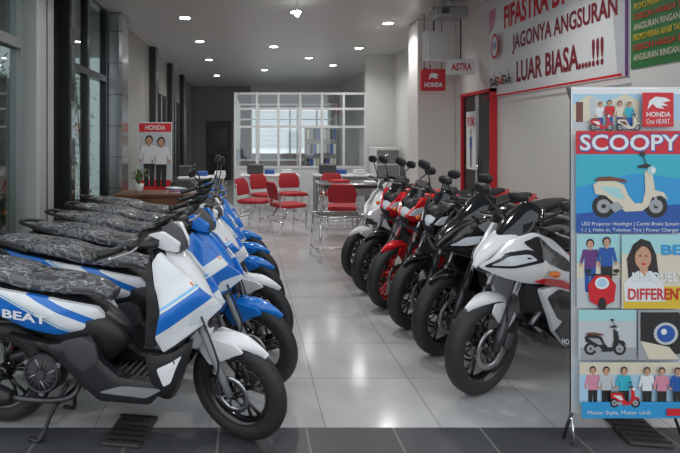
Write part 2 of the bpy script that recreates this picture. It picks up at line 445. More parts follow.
    e.tube(pts,.006,RED,6); e.tube([(-.02,.12,.28),(-.1,.12,.62)],.012,STEELD,8)
    for sg in(-1,1): e.tube([(.40,sg*.09,.26),(.33,sg*.13,.12),(.30,sg*.17,.012),(.24,sg*.17,.012)],.011,BLACK,8,3)
    e.tube([(.36,-.11,.17),(.36,.11,.17)],.01,BLACK,8)
    parts.append(e)
    st=P('front_fork',True)
    for sg in(-1,1):
        st.tube([(wb,sg*.075,R),(wb-.05,sg*.075,R+.12),(wb-.16,sg*.07,R+.36)],[.018,.019,.015],SILVP if sg<0 else STEELD,10)
        st.tube([(wb-.14,sg*.07,.57),(wb-.16,0,.62)],.02,BLACK,8)
    st.tube([(wb-.16,0,.60),(.87,0,1.03)],.02,STEELD)
    st.box((wb-.075,-.07,R+.03),(.05,.03,.09),STEELD,RY(-.2),.01)
    st.tube([(wb-.08,-.09,R+.06),(wb-.02,-.12,R+.2),(wb-.12,-.09,R+.4)],.005,BLACK,6,4)
    parts.append(st)
    fd=P('front_fender',True)
    fd.fender((wb,R),R+.032,50,146,.054,fend,drop=.038,tip=.10)
    fd.plate([(wb-.18,.46),(wb-.12,.39),(wb-.06,.42),(wb+.03,.475),(wb+.08,.50),(wb+.04,.53),(wb-.12,.54)],.066,.012,fend,.004,yf=lambda x,z:.058)
    parts.append(fd)
    h=P('handlebar_cowl',True)
    h.loft([(.76,1.005,.07,.025),(.82,1.02,.095,.036),(.89,1.02,.095,.038),(.95,.995,.065,.036),(.99,.965,.03,.02)],BLACK,n=26,e=2.4)
    h.plate([(.86,1.045),(.93,1.06),(1.0,.995),(.995,.95),(.94,.965),(.87,1.005)],.1,.02,front,.005,yf=lambda x,z:.100-.55*max(0,x-.90))
    h.shield([(1.015,.955,.04),(1.002,1.0,.06),(.965,1.045,.062),(.925,1.08,.035)],GREYP,.03,.008)
    h.box((.83,0,1.058),(.10,.14,.02),SCREEN,RY(-.35),.008)
    h.loft([(.82,1.01,.17,.022),(.87,1.015,.19,.026),(.92,1.005,.14,.022)],BLACK,n=16)
    for sg in(-1,1):
        h.tube([(.86,sg*.18,1.01),(.82,sg*.25,1.02),(.77,sg*.35,1.015)],.011,STEELD,8)
        h.tube([(.82,sg*.24,1.02),(.765,sg*.36,1.015)],.018,BLACK,12); h.tube([(.765,sg*.36,1.015),(.76,sg*.372,1.015)],.022,STEELD,12)
        h.box((.845,sg*.20,1.02),(.05,.06,.045),BLACK,None,.012)
        h.tube([(.88,sg*.20,1.02),(.885,sg*.26,1.015),(.84,sg*.36,1.01)],.006,ALU,6,2)
        if mirrors:
            h.tube([(.85,sg*.17,1.04),(.87,sg*.2,1.14),(.85,sg*.25,1.2)],.006,BLACK,6,3)
            h.blob((.85,sg*.27,1.24),(.018,.06,.04),BLACK,None,16,2.6)
            h.blob((.838,sg*.27,1.24),(.012,.052,.032),MIRROR,None,16,2.6)
    parts.append(h)
    return parts
AX_S=((1.255-.16,0,.60),Vector((-.42,0,.80)).normalized())
# ------------------------------------------------------------ motorcycle
def motorcycle(style,main,sec,acc,rim,fend=None,seatw=False):
    R=.29; wb=1.30; parts=[]; fend=fend or main
    parts.append(wheel('rear_wheel',0,R,.13,.215,rim,False))
    parts.append(wheel('front_wheel',wb,R,.105,.212,rim,True))
    e=P('engine_and_frame')
    e.loft([(.42,.36,.10,.10),(.55,.36,.12,.13),(.72,.38,.11,.12),(.80,.40,.08,.08)],STEELD,e=4)
    e.loft([(.66,.44,.07,.07),(.74,.56,.075,.075),(.78,.64,.07,.06)],ALU,e=4)
    for i in range(6): e.box((.735+.012*i,0,.50+.025*i),(.17,.17,.006),ALU,RY(.3))
    e.cyl((.55,-.16,.36),(.55,.16,.36),.085,STEELD); e.cyl((.70,.10,.38),(.70,.15,.38),.06,ALU)
    e.cyl((.55,-.17,.36),(.55,-.16,.36),.05,ALU)
    for sg in(-1,1):
        e.tube([(.98,sg*.03,.88),(.80,sg*.11,.76),(.50,sg*.11,.62),(.40,sg*.1,.36)],.02,BLACK,8,4)
        e.tube([(.95,sg*.03,.80),(.86,sg*.08,.50),(.76,sg*.07,.28)],.016,BLACK,8,3)
        e.tube([(.42,sg*.10,.38),(.2,sg*.10,.33),(0,sg*.10,.29)],[.028,.024,.02],STEELD,8)
        e.tube([(.5,sg*.10,.66),(.2,sg*.10,.72),(-.2,sg*.08,.82)],.014,BLACK,8)
        e.tube([(.40,sg*.12,.34),(.42,sg*.20,.335)],.012,ALU,8)
    e.tube([(.84,.03,.45),(.90,0,.34),(.80,-.06,.2),(.55,-.10,.18),(.3,-.12,.22)],.019,ALU,8,4)
    e.loft([(.30,.23,.04,.04,-.15),(.1,.30,.052,.06,-.16),(-.2,.38,.055,.065,-.165),(-.28,.40,.045,.05,-.165)],BLACK,n=20)
    e.tube([(-.26,-.165,.395),(-.33,-.165,.41)],.028,CHROME,12)
    e.tube([(.40,.115,.43),(0,.115,.345)],.008,STEELD,6); e.tube([(.40,.115,.33),(0,.115,.24)],.008,STEELD,6)
    e.lathe([(.05,.108),(.08,.108),(.08,.116),(.05,.116)],STEELD,(0,0,R),32)
    pts=[(.30-.06*(i/50)+.03*math.cos(i*.9),.03*math.sin(i*.9),.42+.22*i/50) for i in range(51)]
    e.tube(pts,.007,RED,6)
    e.tube([(.45,.1,.28),(.42,.2,.12),(.40,.27,.015)],.011,BLACK,8,2)
    e.box((.86,0,.50),(.03,.24,.22),STEELD,RY(.25),.005)
    parts.append(e)
    t=P('fuel_tank')
    t.loft([(.44,.80,.09,.05),(.55,.86,.13,.09),(.70,.915,.16,.11),(.82,.915,.15,.105),(.93,.88,.08,.07)],sec if style=='sport' else main,n=28,sub=6,e=2.6,k=.12)
    t.cyl((.74,0,1.015),(.74,0,1.03),.035,CHROME,seg=20)
    t.loft([(.88,.93,.05,.03),(.96,.96,.06,.03),(1.02,.95,.05,.03)],BLACK,n=14)
    parts.append(t)
    s=P('seat_and_tail')
    s.loft([(-.52,.93,.02,.012),(-.40,.895,.07,.035),(-.15,.83,.105,.06),(.1,.755,.115,.065),(.3,.70,.10,.07),(.42,.68,.07,.06)],sec if style=='sport' else main,n=26,sub=6,e=3)
    s.loft([(.12,.80,.09,.03),(.28,.79,.12,.035),(.42,.80,.10,.04),(.48,.83,.06,.03)],WRAP if seatw else SEATB,n=22)
    s.loft([(-.42,.935,.05,.02),(-.25,.92,.09,.03),(-.02,.875,.10,.04),(.1,.83,.08,.03)],WRAP if seatw else SEATB,n=22)
    s.plate([(-.45,.90),(-.1,.84),(.25,.76),(.45,.72),(.35,.62),(.1,.68)],.118,.02,acc,.006,yf=lambda x,z:.122-.14*max(0,-x))
    s.blob((-.50,0,.90),(.03,.05,.02),REDL)
    s.loft([(-.52,.56,.04,.006),(-.46,.70,.045,.01),(-.36,.84,.05,.02)],BLACK,n=14)
    for sg in(-1,1): s.blob((-.45,sg*.12,.74),(.02,.04,.018),AMBER)
    s.fender((0,R),R+.03,50,140,.07,BLACK)
    parts.append(s)
    f=P('front_fork',True)
    for sg in(-1,1):
        f.tube([(wb,sg*.085,R),(wb-.03,sg*.085,R+.08),(wb-.12,sg*.085,R+.30)],[.024,.026,.026],STEELD,12)
        f.tube([(wb-.12,sg*.085,R+.30),(wb-.29,sg*.085,R+.70)],.018,CHROME,12)
    f.box((wb-.19,0,R+.42),(.07,.22,.035),STEELD,RY(-.42),.01); f.box((wb-.275,0,R+.655),(.07,.22,.03),STEELD,RY(-.42),.01)
    for sg in(-1,1): f.box((wb-.11,sg*.085,R+.05),(.06,.035,.10),RED if rim==RED else STEELD,RY(-.3),.012)
    f.tube([(wb-.10,.09,R+.1),(wb-.02,.12,R+.28),(wb-.16,.09,R+.5)],.005,BLACK,6,4)
    parts.append(f)
    fd=P('front_fender',True)
    fd.fender((wb,R),R+.028,54,146,.058,fend,drop=.035,tip=.2)
    fd.plate([(wb-.19,R+.17),(wb-.12,R+.10),(wb-.04,R+.15),(wb+.03,R+.22),(wb+.01,R+.275),(wb-.13,R+.265)],.076,.010,fend,.004,yf=lambda x,z:.070)
    parts.append(fd)
    h=P('handlebar_and_mirrors',True)
    bz=.99 if style=='sport' else 1.05
    h.tube([(.93,-.35,bz-.02),(1.0,-.16,bz),(1.02,0,bz-.02),(1.0,.16,bz),(.93,.35,bz-.02)],.011,STEELD,8,4)
    for sg in(-1,1):
        h.tube([(.975,sg*.24,bz-.003),(.93,sg*.35,bz-.02)],.018,BLACK,12)
        h.box((.99,sg*.20,bz),(.045,.05,.05),BLACK,None,.012)
        h.tube([(1.03,sg*.2,bz),(1.04,sg*.25,bz-.005),(.985,sg*.36,bz-.02)],.006,ALU,6,2)
        if style=='sport':
            h.tube([(1.06,sg*.10,bz+.03),(1.08,sg*.2,bz+.10),(1.05,sg*.27,bz+.15)],.008,BLACK,8,3)
            h.blob((1.045,sg*.29,bz+.165),(.026,.065,.032),BLACK,RZ(sg*.2),16,2.6)
            h.blob((1.028,sg*.29,bz+.165),(.018,.058,.026),MIRROR,RZ(sg*.2),16,2.6)
        else:
            h.tube([(.98,sg*.19,bz+.01),(1.0,sg*.2,bz+.10),(.98,sg*.25,bz+.16)],.006,BLACK,6,3)
            h.blob((.98,sg*.275,bz+.19),(.018,.06,.038),BLACK,RX(sg*.2),16,2.6)
            h.blob((.967,sg*.275,bz+.19),(.012,.052,.03),MIRROR,RX(sg*.2),16,2.6)
    h.box((1.0,0,bz+.04),(.05,.14,.06),BLACK,RY(-.5),.015)
    h.tube([(1.0,-.15,bz),(1.10,-.14,.9),(1.08,-.07,.75)],.005,BLACK,6,4); h.tube([(1.0,.15,bz),(1.12,.13,.88),(1.06,.05,.75)],.005,BLACK,6,4)
    if style!='sport':
        h.loft([(1.02,.90,.09,.09),(1.09,.91,.10,.10),(1.15,.90,.085,.08),(1.19,.87,.05,.04)],BLACK,n=24,e=2.6)
        yh=lambda x,z:.118-.55*max(0,x-1.12)-.2*max(0,z-.95)
        h.plate([(1.04,.86),(1.12,.80),(1.20,.79),(1.245,.83),(1.19,.92),(1.12,1.0),(1.05,1.0),(1.01,.93)],.11,.03,main,.008,yf=yh)
        h.plate([(1.11,.875),(1.20,.84),(1.235,.845),(1.19,.905),(1.12,.93)],.115,.02,LENS,.003,yf=lambda x,z:yh(x,z)+.010)
        h.shield([(1.235,.81,.045),(1.24,.86,.06),(1.20,.93,.07)],LENS,.03)
        h.shield([(1.225,.76,.03),(1.245,.80,.05),(1.25,.825,.05)],BLACK,.03)
        h.shield([(1.205,.93,.075),(1.15,1.01,.085),(1.09,1.09,.06)],SCREEN,.05)
        for sg in(-1,1):
            h.tube([(1.08,sg*.10,.82),(1.09,sg*.17,.82)],.007,BLACK,6); h.blob((1.09,sg*.19,.82),(.032,.02,.02),AMBER)
    parts.append(h)
    b=P('fairing')
    if style=='sport':
        b.loft([(.86,.86,.10,.05),(1.0,.87,.14,.08),(1.12,.86,.12,.08),(1.22,.83,.07,.05)],BLACK,n=26,sub=5,e=2.4,k=.2)
        b.loft([(1.12,.955,.085,.02),(1.22,.905,.075,.03),(1.33,.83,.045,.03),(1.40,.765,.012,.012)],main,n=20,sub=6,e=2.3)
        b.loft([(1.18,.76,.06,.04),(1.30,.755,.05,.035),(1.37,.755,.02,.015)],GBLACK,n=18)
        b.shield([(1.235,.925,.085),(1.165,.995,.125),(1.08,1.07,.12),(1.01,1.125,.07)],SCREEN,.075)
        yf=lambda x,z:.195-.62*max(0,x-1.10)-.30*max(0,z-.84)-.22*max(0,.5-z)-.1*max(0,.75-x)+.02*max(0,1-abs(z-.76-.25*(x-1.1))/.09)
        b.plate([(1.385,.765),(1.27,.715),(1.16,.69),(1.02,.70),(.86,.66),(.77,.70),(.84,.81),(.98,.93),(1.10,.975),(1.20,.935),(1.30,.85)],.2,.02,main,.010,yf=yf)
        b.plate([(1.09,.655),(1.01,.51),(.91,.37),(.77,.255),(.58,.205),(.43,.245),(.50,.33),(.66,.39),(.75,.50),(.80,.63),(.95,.67)],.2,.025,main,.010,yf=yf)
        yo=lambda d:(lambda x,z:yf(x,z)+d)
        b.plate([(.92,.385),(.77,.258),(.58,.208),(.44,.247),(.50,.32),(.68,.37),(.80,.47),(.87,.47)],.2,.012,sec,.003,yf=yo(.012))
        b.plate([(1.045,.61),(.95,.48),(.86,.43),(.80,.50),(.82,.61),(.95,.65)],.2,.012,GBLACK if main!=GBLACK else SILVP,.003,yf=yo(.012))
        b.plate([(1.14,.705),(.98,.67),(.80,.615),(.81,.645),(.96,.71),(1.10,.73)],.2,.012,acc,.002,yf=yo(.012))
        b.plate([(1.10,.96),(1.02,.89),(.90,.82),(.80,.73),(.93,.755),(1.06,.81),(1.18,.92)],.2,.012,GBLACK if main!=GBLACK else SILVP,.002,yf=yo(.012))
        b.plate([(.80,.76),(.56,.74),(.48,.64),(.58,.52),(.72,.52),(.80,.64)],.18,.03,sec,.006,yf=lambda x,z:.165)
        b.plate([(.76,.73),(.60,.715),(.56,.67),(.70,.67)],.18,.01,acc,.003,yf=lambda x,z:.176)
        b.loft([(.46,.25,.09,.04),(.62,.235,.12,.05),(.82,.29,.12,.06),(.90,.37,.10,.05)],sec,e=3)
        b.plate([(1.375,.772),(1.25,.775),(1.10,.82),(1.07,.86),(1.16,.885),(1.27,.86)],.2,.015,GBLACK,.003,yf=yo(.012))
        b.plate([(1.35,.785),(1.25,.793),(1.13,.83),(1.16,.86),(1.26,.845)],.2,.01,LENS,.003,yf=yo(.017))
        for sg in(-1,1):
            b.tube([(1.05,sg*.16,.76),(1.06,sg*.24,.76)],.008,BLACK,6); b.blob((1.06,sg*.255,.76),(.038,.024,.018),AMBER)
            b.text('HONDA',(.66,sg*(yf(.75,.28)+.022),.255) if sg<0 else (.85,sg*(yf(.75,.30)+.024),.30),(.17*(1 if sg<0 else -1),0,.07 if sg<0 else -.05),(0,0,.034),WHITE,.03)
    else:
        b.plate([(1.06,.78),(1.0,.64),(.88,.54),(.76,.56),(.72,.64),(.58,.76),(.66,.85),(.9,.93),(1.0,.90)],.19,.03,main,.014,yf=lambda x,z:.175+.02*max(0,1-abs(z-.74)/.12))
        b.plate([(1.04,.70),(.96,.57),(.84,.50),(.78,.55),(.84,.62)],.19,.03,sec,.008,yf=lambda x,z:.192)
        b.plate([(1.0,.84),(.86,.74),(.70,.76),(.84,.83)],.2,.01,acc,.003,yf=lambda x,z:.198)
        b.plate([(.92,.40),(.80,.25),(.50,.22),(.46,.28),(.70,.34),(.84,.46)],.13,.04,main,.01,yf=lambda x,z:.14)
        b.plate([(.56,.74),(.50,.56),(.36,.54),(.28,.66),(.40,.72)],.13,.03,sec,.01,yf=lambda x,z:.13)
    parts.append(b)
    return parts
AX_M=((1.30-.19,0,.71),Vector((-.41,0,.912)).normalized())
def place(name,parts,wb,fx,fy,ang,steer,axis,lean=0):
    ox=fx-wb*math.cos(ang); oy=fy-wb*math.sin(ang)
    return assemble(name,parts,(ox,oy,0.001),ang,lean,steer,axis)
CB=(.005,.16,.60); W=(.76,.78,.81); LB=(.25,.55,.85)
BODYB=stripes('scooter_side_white_blue',W,[(CB,[(.42,.9,.735),(-.42,-.9,-.770)]),(CB,[(.42,.9,.575),(-.42,-.9,-.665)]),(LB,[(.42,.9,.672),(-.42,-.9,-.680)]),((.02,.02,.022),[(-.42,-.9,-.575)])])
WINGB=stripes('scooter_wing_white_blue',W,[(CB,[(-.55,.835,-.02),(.55,-.835,-.055)]),(LB,[(-.55,.835,.064),(.55,-.835,-.078)]),((.02,.02,.022),[(.55,-.835,.105)])])
WINGC=stripes('scooter_wing_blue_white',CB,[(W,[(-.55,.835,.03),(.55,-.835,-.10)]),((.02,.02,.022),[(.55,-.835,.10)])])
BODYR=stripes('scooter_side_white_red',(.8,.8,.8),[((.6,.01,.02),[(.3,.95,.62),(-.3,-.95,-.70)])])
D=math.radians
sc=scooter(BODYB,WHITE,WINGB,WHITE,WHITE,False)
sc2=scooter(BODYB,BLUE,WINGC,WHITE,BLUE,False)
scm=scooter(BODYB,BLUE,WINGC,WHITE,BLUE,True)
scr=scooter(BODYR,WHITE,WHITE,RED,WHITE,True,False)
rows=[(-.05,2.76,-10,-24,sc),(.05,3.34,-10,-22,sc2),(.07,3.92,-9,-22,sc),(.05,4.50,-9,-20,sc2),(.04,5.10,-8,-20,scm),(-.02,5.75,-8,-18,scm)]
for fx,fy,a,stv,pp in rows: place('scooter',pp,1.255,fx,fy,D(a),D(stv),AX_S)
PGREY=mat('paint_grey',(.30,.31,.33),.3,coat=.5)
spw=motorcycle('sport',WHITE,GBLACK,RED,GBLACK)
spb=motorcycle('sport',GBLACK,GBLACK,PGREY,GBLACK)
nkb=motorcycle('naked',GBLACK,PGREY,RED,GBLACK)
nkr=motorcycle('naked',RED,BLACK,WHITE,RED)
nkr2=motorcycle('naked',RED,GBLACK,WHITE,GBLACK,GBLACK)
for fx,fy,a,stv,pp in [(1.36,3.29,180+25,6,spw),(1.34,3.88,180+25,8,spb),(1.30,4.42,180+26,12,nkb),(1.25,4.95,180+26,14,nkr),(1.21,5.45,180+26,14,nkr2)]:
    place('motorcycle',pp,1.30,fx,fy,D(a),D(stv),AX_M,D(-4))
place('scooter',scr,1.255,1.20,5.98,D(180+26),D(10),AX_S)
# ------------------------------------------------------------ room
XL,XR,ZC,Y0,Y1=-2.0,3.25,3.35,2.9,20.0
FLOOR=tiles('floor_tile_gloss',(.46,.46,.465),(.49,.49,.495),(.30,.30,.30),.6,.004,.13)
DARKT=tiles('floor_tile_dark',(.06,.062,.068),(.07,.073,.08),(.16,.16,.16),.45,.006,.35)
PAVE=tiles('pavement_tile',(.3,.3,.3),(.33,.33,.32),(.2,.2,.2),.5,.01,.8)
WALL=mat('wall_paint_white',(.68,.68,.66),.6,bump=(8,.02)); CEIL=mat('ceiling_paint',(.60,.60,.59),.35)
WALLG=mat('wall_grey',(.22,.22,.22),.4); DARKF=mat('frame_dark',(.018,.02,.02),.25); SILV=mat('column_aluminium_panel',(.42,.44,.45),.22,metal=.8)
WFR=mat('frame_white_aluminium',(.72,.74,.75),.35); GFR=mat('frame_grey_aluminium',(.30,.32,.32),.3,metal=.5)
GL=glassmat('clear_glass',(.50,.56,.55),.22); GLO=glassmat('office_glass',(.93,.96,.97),.08)
def bx(name,x0,x1,y0,y1,z0,z1,m):
    p=P(name); p.box(((x1-x0)/2,(y1-y0)/2,(z1-z0)/2),(x1-x0,y1-y0,z1-z0),m); return single(p,(x0,y0,z0))
bx('floor',XL,XR,Y0,Y1,-.12,0,FLOOR)
bx('floor_entrance',-6,8,-1.5,Y0,-.12,-.0,DARKT)
bx('ground',-14,14,-16,-1.5,-.14,-.02,PAVE)
bx('ceiling',XL-.2,XR+.2,Y0,Y1,ZC,ZC+.15,CEIL)
bx('wall_right',XR,XR+.2,Y0,Y1,0,ZC,WALL)
bx('baseboard_right',XR-.015,XR,Y0,Y1,0,.1,WALLG)
bx('wall_left',XL-.2,XL,9.2,Y1,0,ZC,mat('wall_left_paint',(.33,.32,.30),.35))
bx('baseboard_left',XL,XL+.015,9.2,Y1,0,.1,DARKF)
bw=P('wall_back')
for x0,x1,z0,z1 in [(XL,.1,0,ZC),(2.9,XR,0,ZC),(.1,2.9,0,.95),(.1,2.9,2.5,ZC)]:
    bw.box(((x0+x1)/2,Y1+.1,(z0+z1)/2),(x1-x0,.2,z1-z0),WALLG if x0<0 else WALL)
single(bw)
d=P('door_1'); d.box((0,0,1.05),(.9,.05,2.1),mat('door_dark_wood',(.05,.035,.03),.4),None,.01)
for z in(.55,1.5): d.box((0,-.03,z),(.62,.02,.7),DARKF,None,.008)
d.tube([(.36,-.04,1.0),(.36,-.09,1.0),(.28,-.09,1.0)],.01,CHROME,8); single(d,(-1.05,Y1-.03,0))
def pane(p,y0,y1,z0,z1,fr,gl,fw=.05):
    p.box((XL-.1,(y0+y1)/2,z0+fw/2),(.1,y1-y0,fw),fr);p.box((XL-.1,(y0+y1)/2,z1-fw/2),(.1,y1-y0,fw),fr)
    p.box((XL-.1,y0+fw/2,(z0+z1)/2),(.1,fw,z1-z0-2*fw),fr);p.box((XL-.1,y1-fw/2,(z0+z1)/2),(.1,fw,z1-z0-2*fw),fr)
    p.box((XL-.1,(y0+y1)/2,(z0+z1)/2),(.012,y1-y0-2*fw,z1-z0-2*fw),gl)
for k,(y0,y1) in enumerate([(2.9,4.0),(4.0,5.1),(5.7,6.0),(6.2,7.2),(7.2,8.15)]):
    w=P('window_%d'%(k+1)); fr=GFR if y1<5.2 else DARKF
    pane(w,y0,y1,.0,2.35,fr,GL,.045); pane(w,y0,y1,2.35,ZC,fr,GL,.045); single(w)
c=P('column_grey'); c.box((0,0,ZC/2),(.22,.42,ZC),mat('column_paint_grey',(.38,.40,.39),.3),None,.02); c.box((.0,0,.2),(.24,.44,.4),WALLG,None,.01)
c.box((.112,0,ZC/2),(.006,.02,ZC-.1),DARKF); single(c,(XL-.05,5.4,0))
c=P('column_dark'); c.box((0,0,ZC/2),(.26,.2,ZC),DARKF,None,.01)
for i in range(5): c.box((.132,0,.5+.6*i),(.01,.13,.42),mat('green_black_glass',(.02,.05,.04),.05,coat=1),None,.003)
single(c,(XL-.04,6.1,0))
c=P('column_aluminium'); c.box((0,0,ZC/2),(.3,.5,ZC),SILV,None,.04)
for i in range(7): c.box((0,0,.3+.46*i),(.306,.506,.012),STEELD,None,.04)
single(c,(XL+.0,8.45,0))
bx('wall_left_pier',XL-.2,XL-.0,8.7,9.2,0,ZC,mat('pier',(.12,.13,.13),.3))
for yy in (11.5,14.0,16.5):
    c=P('column_dark'); c.box((0,0,ZC/2),(.16,.34,ZC),DARKF,None,.01); c.box((.085,0,ZC/2),(.012,.12,ZC-.4),SILV); single(c,(XL+.05,yy,0))
for i,yy in enumerate((12.1,14.6,17.1)):
    w=P('wall_panel'); w.box((0,0,0),(.03,1.5,2.3),mat('panel_dark_glass',(.05,.05,.045),.08,coat=1),None,.01)
    w.box((.018,0,0),(.012,.03,2.3),SILV); single(w,(XL+.02,yy+.65,1.35))
bx('courtyard_ground',-6,XL-.2,Y0,14,-.14,-.02,mat('courtyard_concrete',(.25,.26,.24),.8,var=(2,(.17,.19,.15))))
bx('courtyard_wall',-5.75,-5.55,Y0,14,-.02,2.9,mat('courtyard_plaster',(.30,.31,.26),.9,var=(3,(.15,.18,.12))))
bx('added_courtyard_shade',-4.6,XL-.25,Y0+.4,14,3.5,3.6,mat('added_shade_sheet',(.2,.22,.22),.6))  # slab added to block the sky and darken the courtyard behind the glass
g=P('bamboo_hedge'); LEAF=mat('bamboo_leaf',(.07,.15,.045),.5,var=(9,(.16,.24,.08))); STK=mat('bamboo_stalk',(.2,.26,.09),.5)
for i in range(36):
    bxx=-3.6-random.random()*.8; by=3.6+i*.28; hh=2.4+random.random()*.8; lx=random.uniform(-.2,.2); ly=random.uniform(-.2,.2)
    g.tube([(bxx,by,-.02),(bxx+lx*.3,by+ly*.3,hh*.5),(bxx+lx,by+ly,hh)],[.022,.018,.008],STK,6)
    for j in range(80):
        t=random.uniform(.12,1); px=bxx+lx*t*t+random.uniform(-.28,.28); py=by+ly*t*t+random.uniform(-.28,.28); pz=hh*t+random.uniform(-.2,.1)
        a=random.uniform(0,2*pi); L=.16; dx,dy=math.cos(a)*L,math.sin(a)*L; dz=-random.uniform(.02,.12)
        g.add([(px,py,pz),(px+dx*.5-dy*.12,py+dy*.5+dx*.12,pz+dz*.3),(px+dx,py+dy,pz+dz),(px+dx*.5+dy*.12,py+dy*.5-dx*.12,pz+dz*.3)],[(0,1,2,3)],LEAF,False)
single(g)
# ------------------------------------------------------------ flat art helper
class Art:
    def __init__(s,part,O,U,V,N,step=.0009): s.p=part;s.O=Vector(O);s.U=Vector(U);s.V=Vector(V);s.N=Vector(N);s.k=1;s.st=step
    def pt(s,x,y): return s.O+s.U*x+s.V*y+s.N*(s.k*s.st)
    def poly(s,pts,m):
        tr=tessellate_polygon([[Vector((x,y,0)) for x,y in pts]]); s.p.add([s.pt(*q) for q in pts],[tuple(t) for t in tr],m,False); s.k+=1
    def rect(s,x0,y0,x1,y1,m): s.poly([(x0,y0),(x1,y0),(x1,y1),(x0,y1)],m)
    def ell(s,cx,cy,rx,ry,m,n=20): s.poly([(cx+rx*math.cos(2*pi*i/n),cy+ry*math.sin(2*pi*i/n)) for i in range(n)],m)
    def text(s,t,x0,y0,x1,y1,m,off=.02):
        O=s.pt(x0,y1); s.p.text(t,O,s.pt(x1,y1)-O,s.pt(x0,y0)-O,m,off); s.k+=1
    def person(s,cx,y0,h,shirt,pants,skin,hair):
        u=h/8.0
        s.poly([(cx-u*.9,y0+u*4.2),(cx+u*.9,y0+u*4.2),(cx+u*.75,y0+h),(cx+u*.15,y0+h),(cx,y0+u*5),(cx-u*.15,y0+h),(cx-u*.75,y0+h)],pants)
        s.poly([(cx-u*1.1,y0+u*1.55),(cx+u*1.1,y0+u*1.55),(cx+u*1.6,y0+u*3.6),(cx+u*1.2,y0+u*3.8),(cx+u*.85,y0+u*2.6),(cx+u*.9,y0+u*4.4),(cx-u*.9,y0+u*4.4),(cx-u*.85,y0+u*2.6),(cx-u*1.2,y0+u*3.8),(cx-u*1.6,y0+u*3.6)],shirt)
        s.rect(cx-u*.2,y0+u*1.1,cx+u*.2,y0+u*1.7,skin)
        s.ell(cx,y0+u*.62,u*.62,u*.72,hair); s.ell(cx,y0+u*.8,u*.45,u*.58,skin)
        for q in(-1,1): s.ell(cx+q*u*.18,y0+u*.75,u*.06,u*.05,hair,8)
        s.rect(cx-u*.15,y0+u*1.08,cx+u*.15,y0+u*1.14,aRED)
        for q in(-1,1): s.ell(cx+q*u*1.4,y0+u*3.85,u*.22,u*.28,skin,10)
    def scooter(s,x,y,w,c1,c2,c3=None):
        S=lambda a,b:(x+a*w,y+b*w)
        for a in(.16,.84): s.ell(*S(a,.60),.15*w,.15*w,aBLK); s.ell(*S(a,.60),.09*w,.09*w,aGRY); s.ell(*S(a,.60),.03*w,.03*w,aBLK)
        s.poly([S(.74,.10),S(.78,.10),S(.87,.60),S(.83,.60)],aGRY)
        s.poly([S(.02,.32),S(.12,.25),S(.30,.26),S(.42,.32),S(.48,.46),S(.56,.56),S(.66,.56),S(.70,.40),S(.69,.16),S(.74,.10),S(.79,.16),S(.82,.34),S(.80,.46),S(.74,.60),S(.66,.66),S(.44,.67),S(.30,.56),S(.18,.46),S(.05,.44)],c1)
        s.poly([S(.72,.45),S(.80,.38),S(.94,.42),S(1.0,.52),S(.90,.46),S(.80,.48)],c1)
        s.poly([S(.10,.34),S(.36,.36),S(.44,.50),S(.34,.50),S(.20,.42)],c2)
        s.poly([S(.20,.58),S(.34,.54),S(.42,.62),S(.30,.68)],aGRY)
        s.poly([S(.03,.27),S(.08,.22),S(.24,.21),S(.44,.25),S(.46,.29),S(.3,.27)],aBRN)
        s.ell(*S(.78,.13),.055*w,.06*w,c2); s.ell(*S(.80,.13),.03*w,.035*w,aWHT,10); s.poly([S(.60,.07),S(.72,.04),S(.78,.07),S(.72,.10),S(.61,.10)],aBLK)
        s.poly([S(.70,.05),S(.66,-.06),S(.675,-.06),S(.715,.05)],aBLK); s.ell(*S(.66,-.08),.04*w,.028*w,aBLK,10)
def am(n,c): return mat('print_'+n,c,.45)
aRED=am('red',(.58,.015,.025));aBLK=am('black',(.02,.02,.02));aGRY=am('grey',(.33,.35,.37));aWHT=am('white',(.72,.75,.77));aBRN=am('brown',(.16,.06,.035))
aCYN=am('cyan',(.03,.30,.62));aBLU=am('blue',(.02,.09,.36));aSKN=am('skin',(.55,.31,.20));aHAIR=am('hair',(.03,.02,.02));aCRM=am('cream',(.66,.60,.48))
aPUR=am('purple',(.13,.04,.2));aGRN=am('green',(.03,.17,.05));aYEL=am('yellow',(.68,.48,.04));aSKY=am('sky',(.38,.58,.74));aMAR=am('maroon',(.22,.015,.03));aPNK=am('pink',(.62,.25,.34));aLG=am('lightgrey',(.5,.53,.56));aTRQ=am('turquoise',(.04,.42,.55));aTEA=am('teal_soft',(.35,.62,.66))
px=1/203.0
B=P('printed_sheet')
bw_,bh=112*px,326*px
B.box((bw_/2,.002,-bh/2),(bw_,.003,bh),aWHT)
A=Art(B,(0,0,0),(px,0,0),(0,0,-px),(0,-1,0),.0003)
x_=lambda X:X-571
y_=lambda Y:Y-87
def R_(x0,y0,x1,y1,m): A.rect(x_(x0),y_(y0),x_(x1),y_(y1),m)
R_(573,89,681,131,aSKY); R_(573,89,681,94,aWHT); R_(573,120,681,131,aLG)
A.poly([(2,18),(18,8),(34,16),(54,7),(68,14),(68,34),(2,34)],aCRM)
for X,W_,Hh,c in((576,7,16,aBRN),(590,6,20,aLG),(604,9,14,aTEA),(622,6,18,aCRM)): R_(X,118-Hh,X+W_,122,c)
for cx,cl,hh in((600,aWHT,28),(609,aRED,30),(619,aCRM,29),(628,aTRQ,28)): A.person(x_(cx),y_(130-hh),hh,cl,aBLU,aSKN,aHAIR)
A.scooter(x_(588),y_(113),24,aRED,aWHT); A.scooter(x_(614),y_(113),24,aCRM,aBRN)
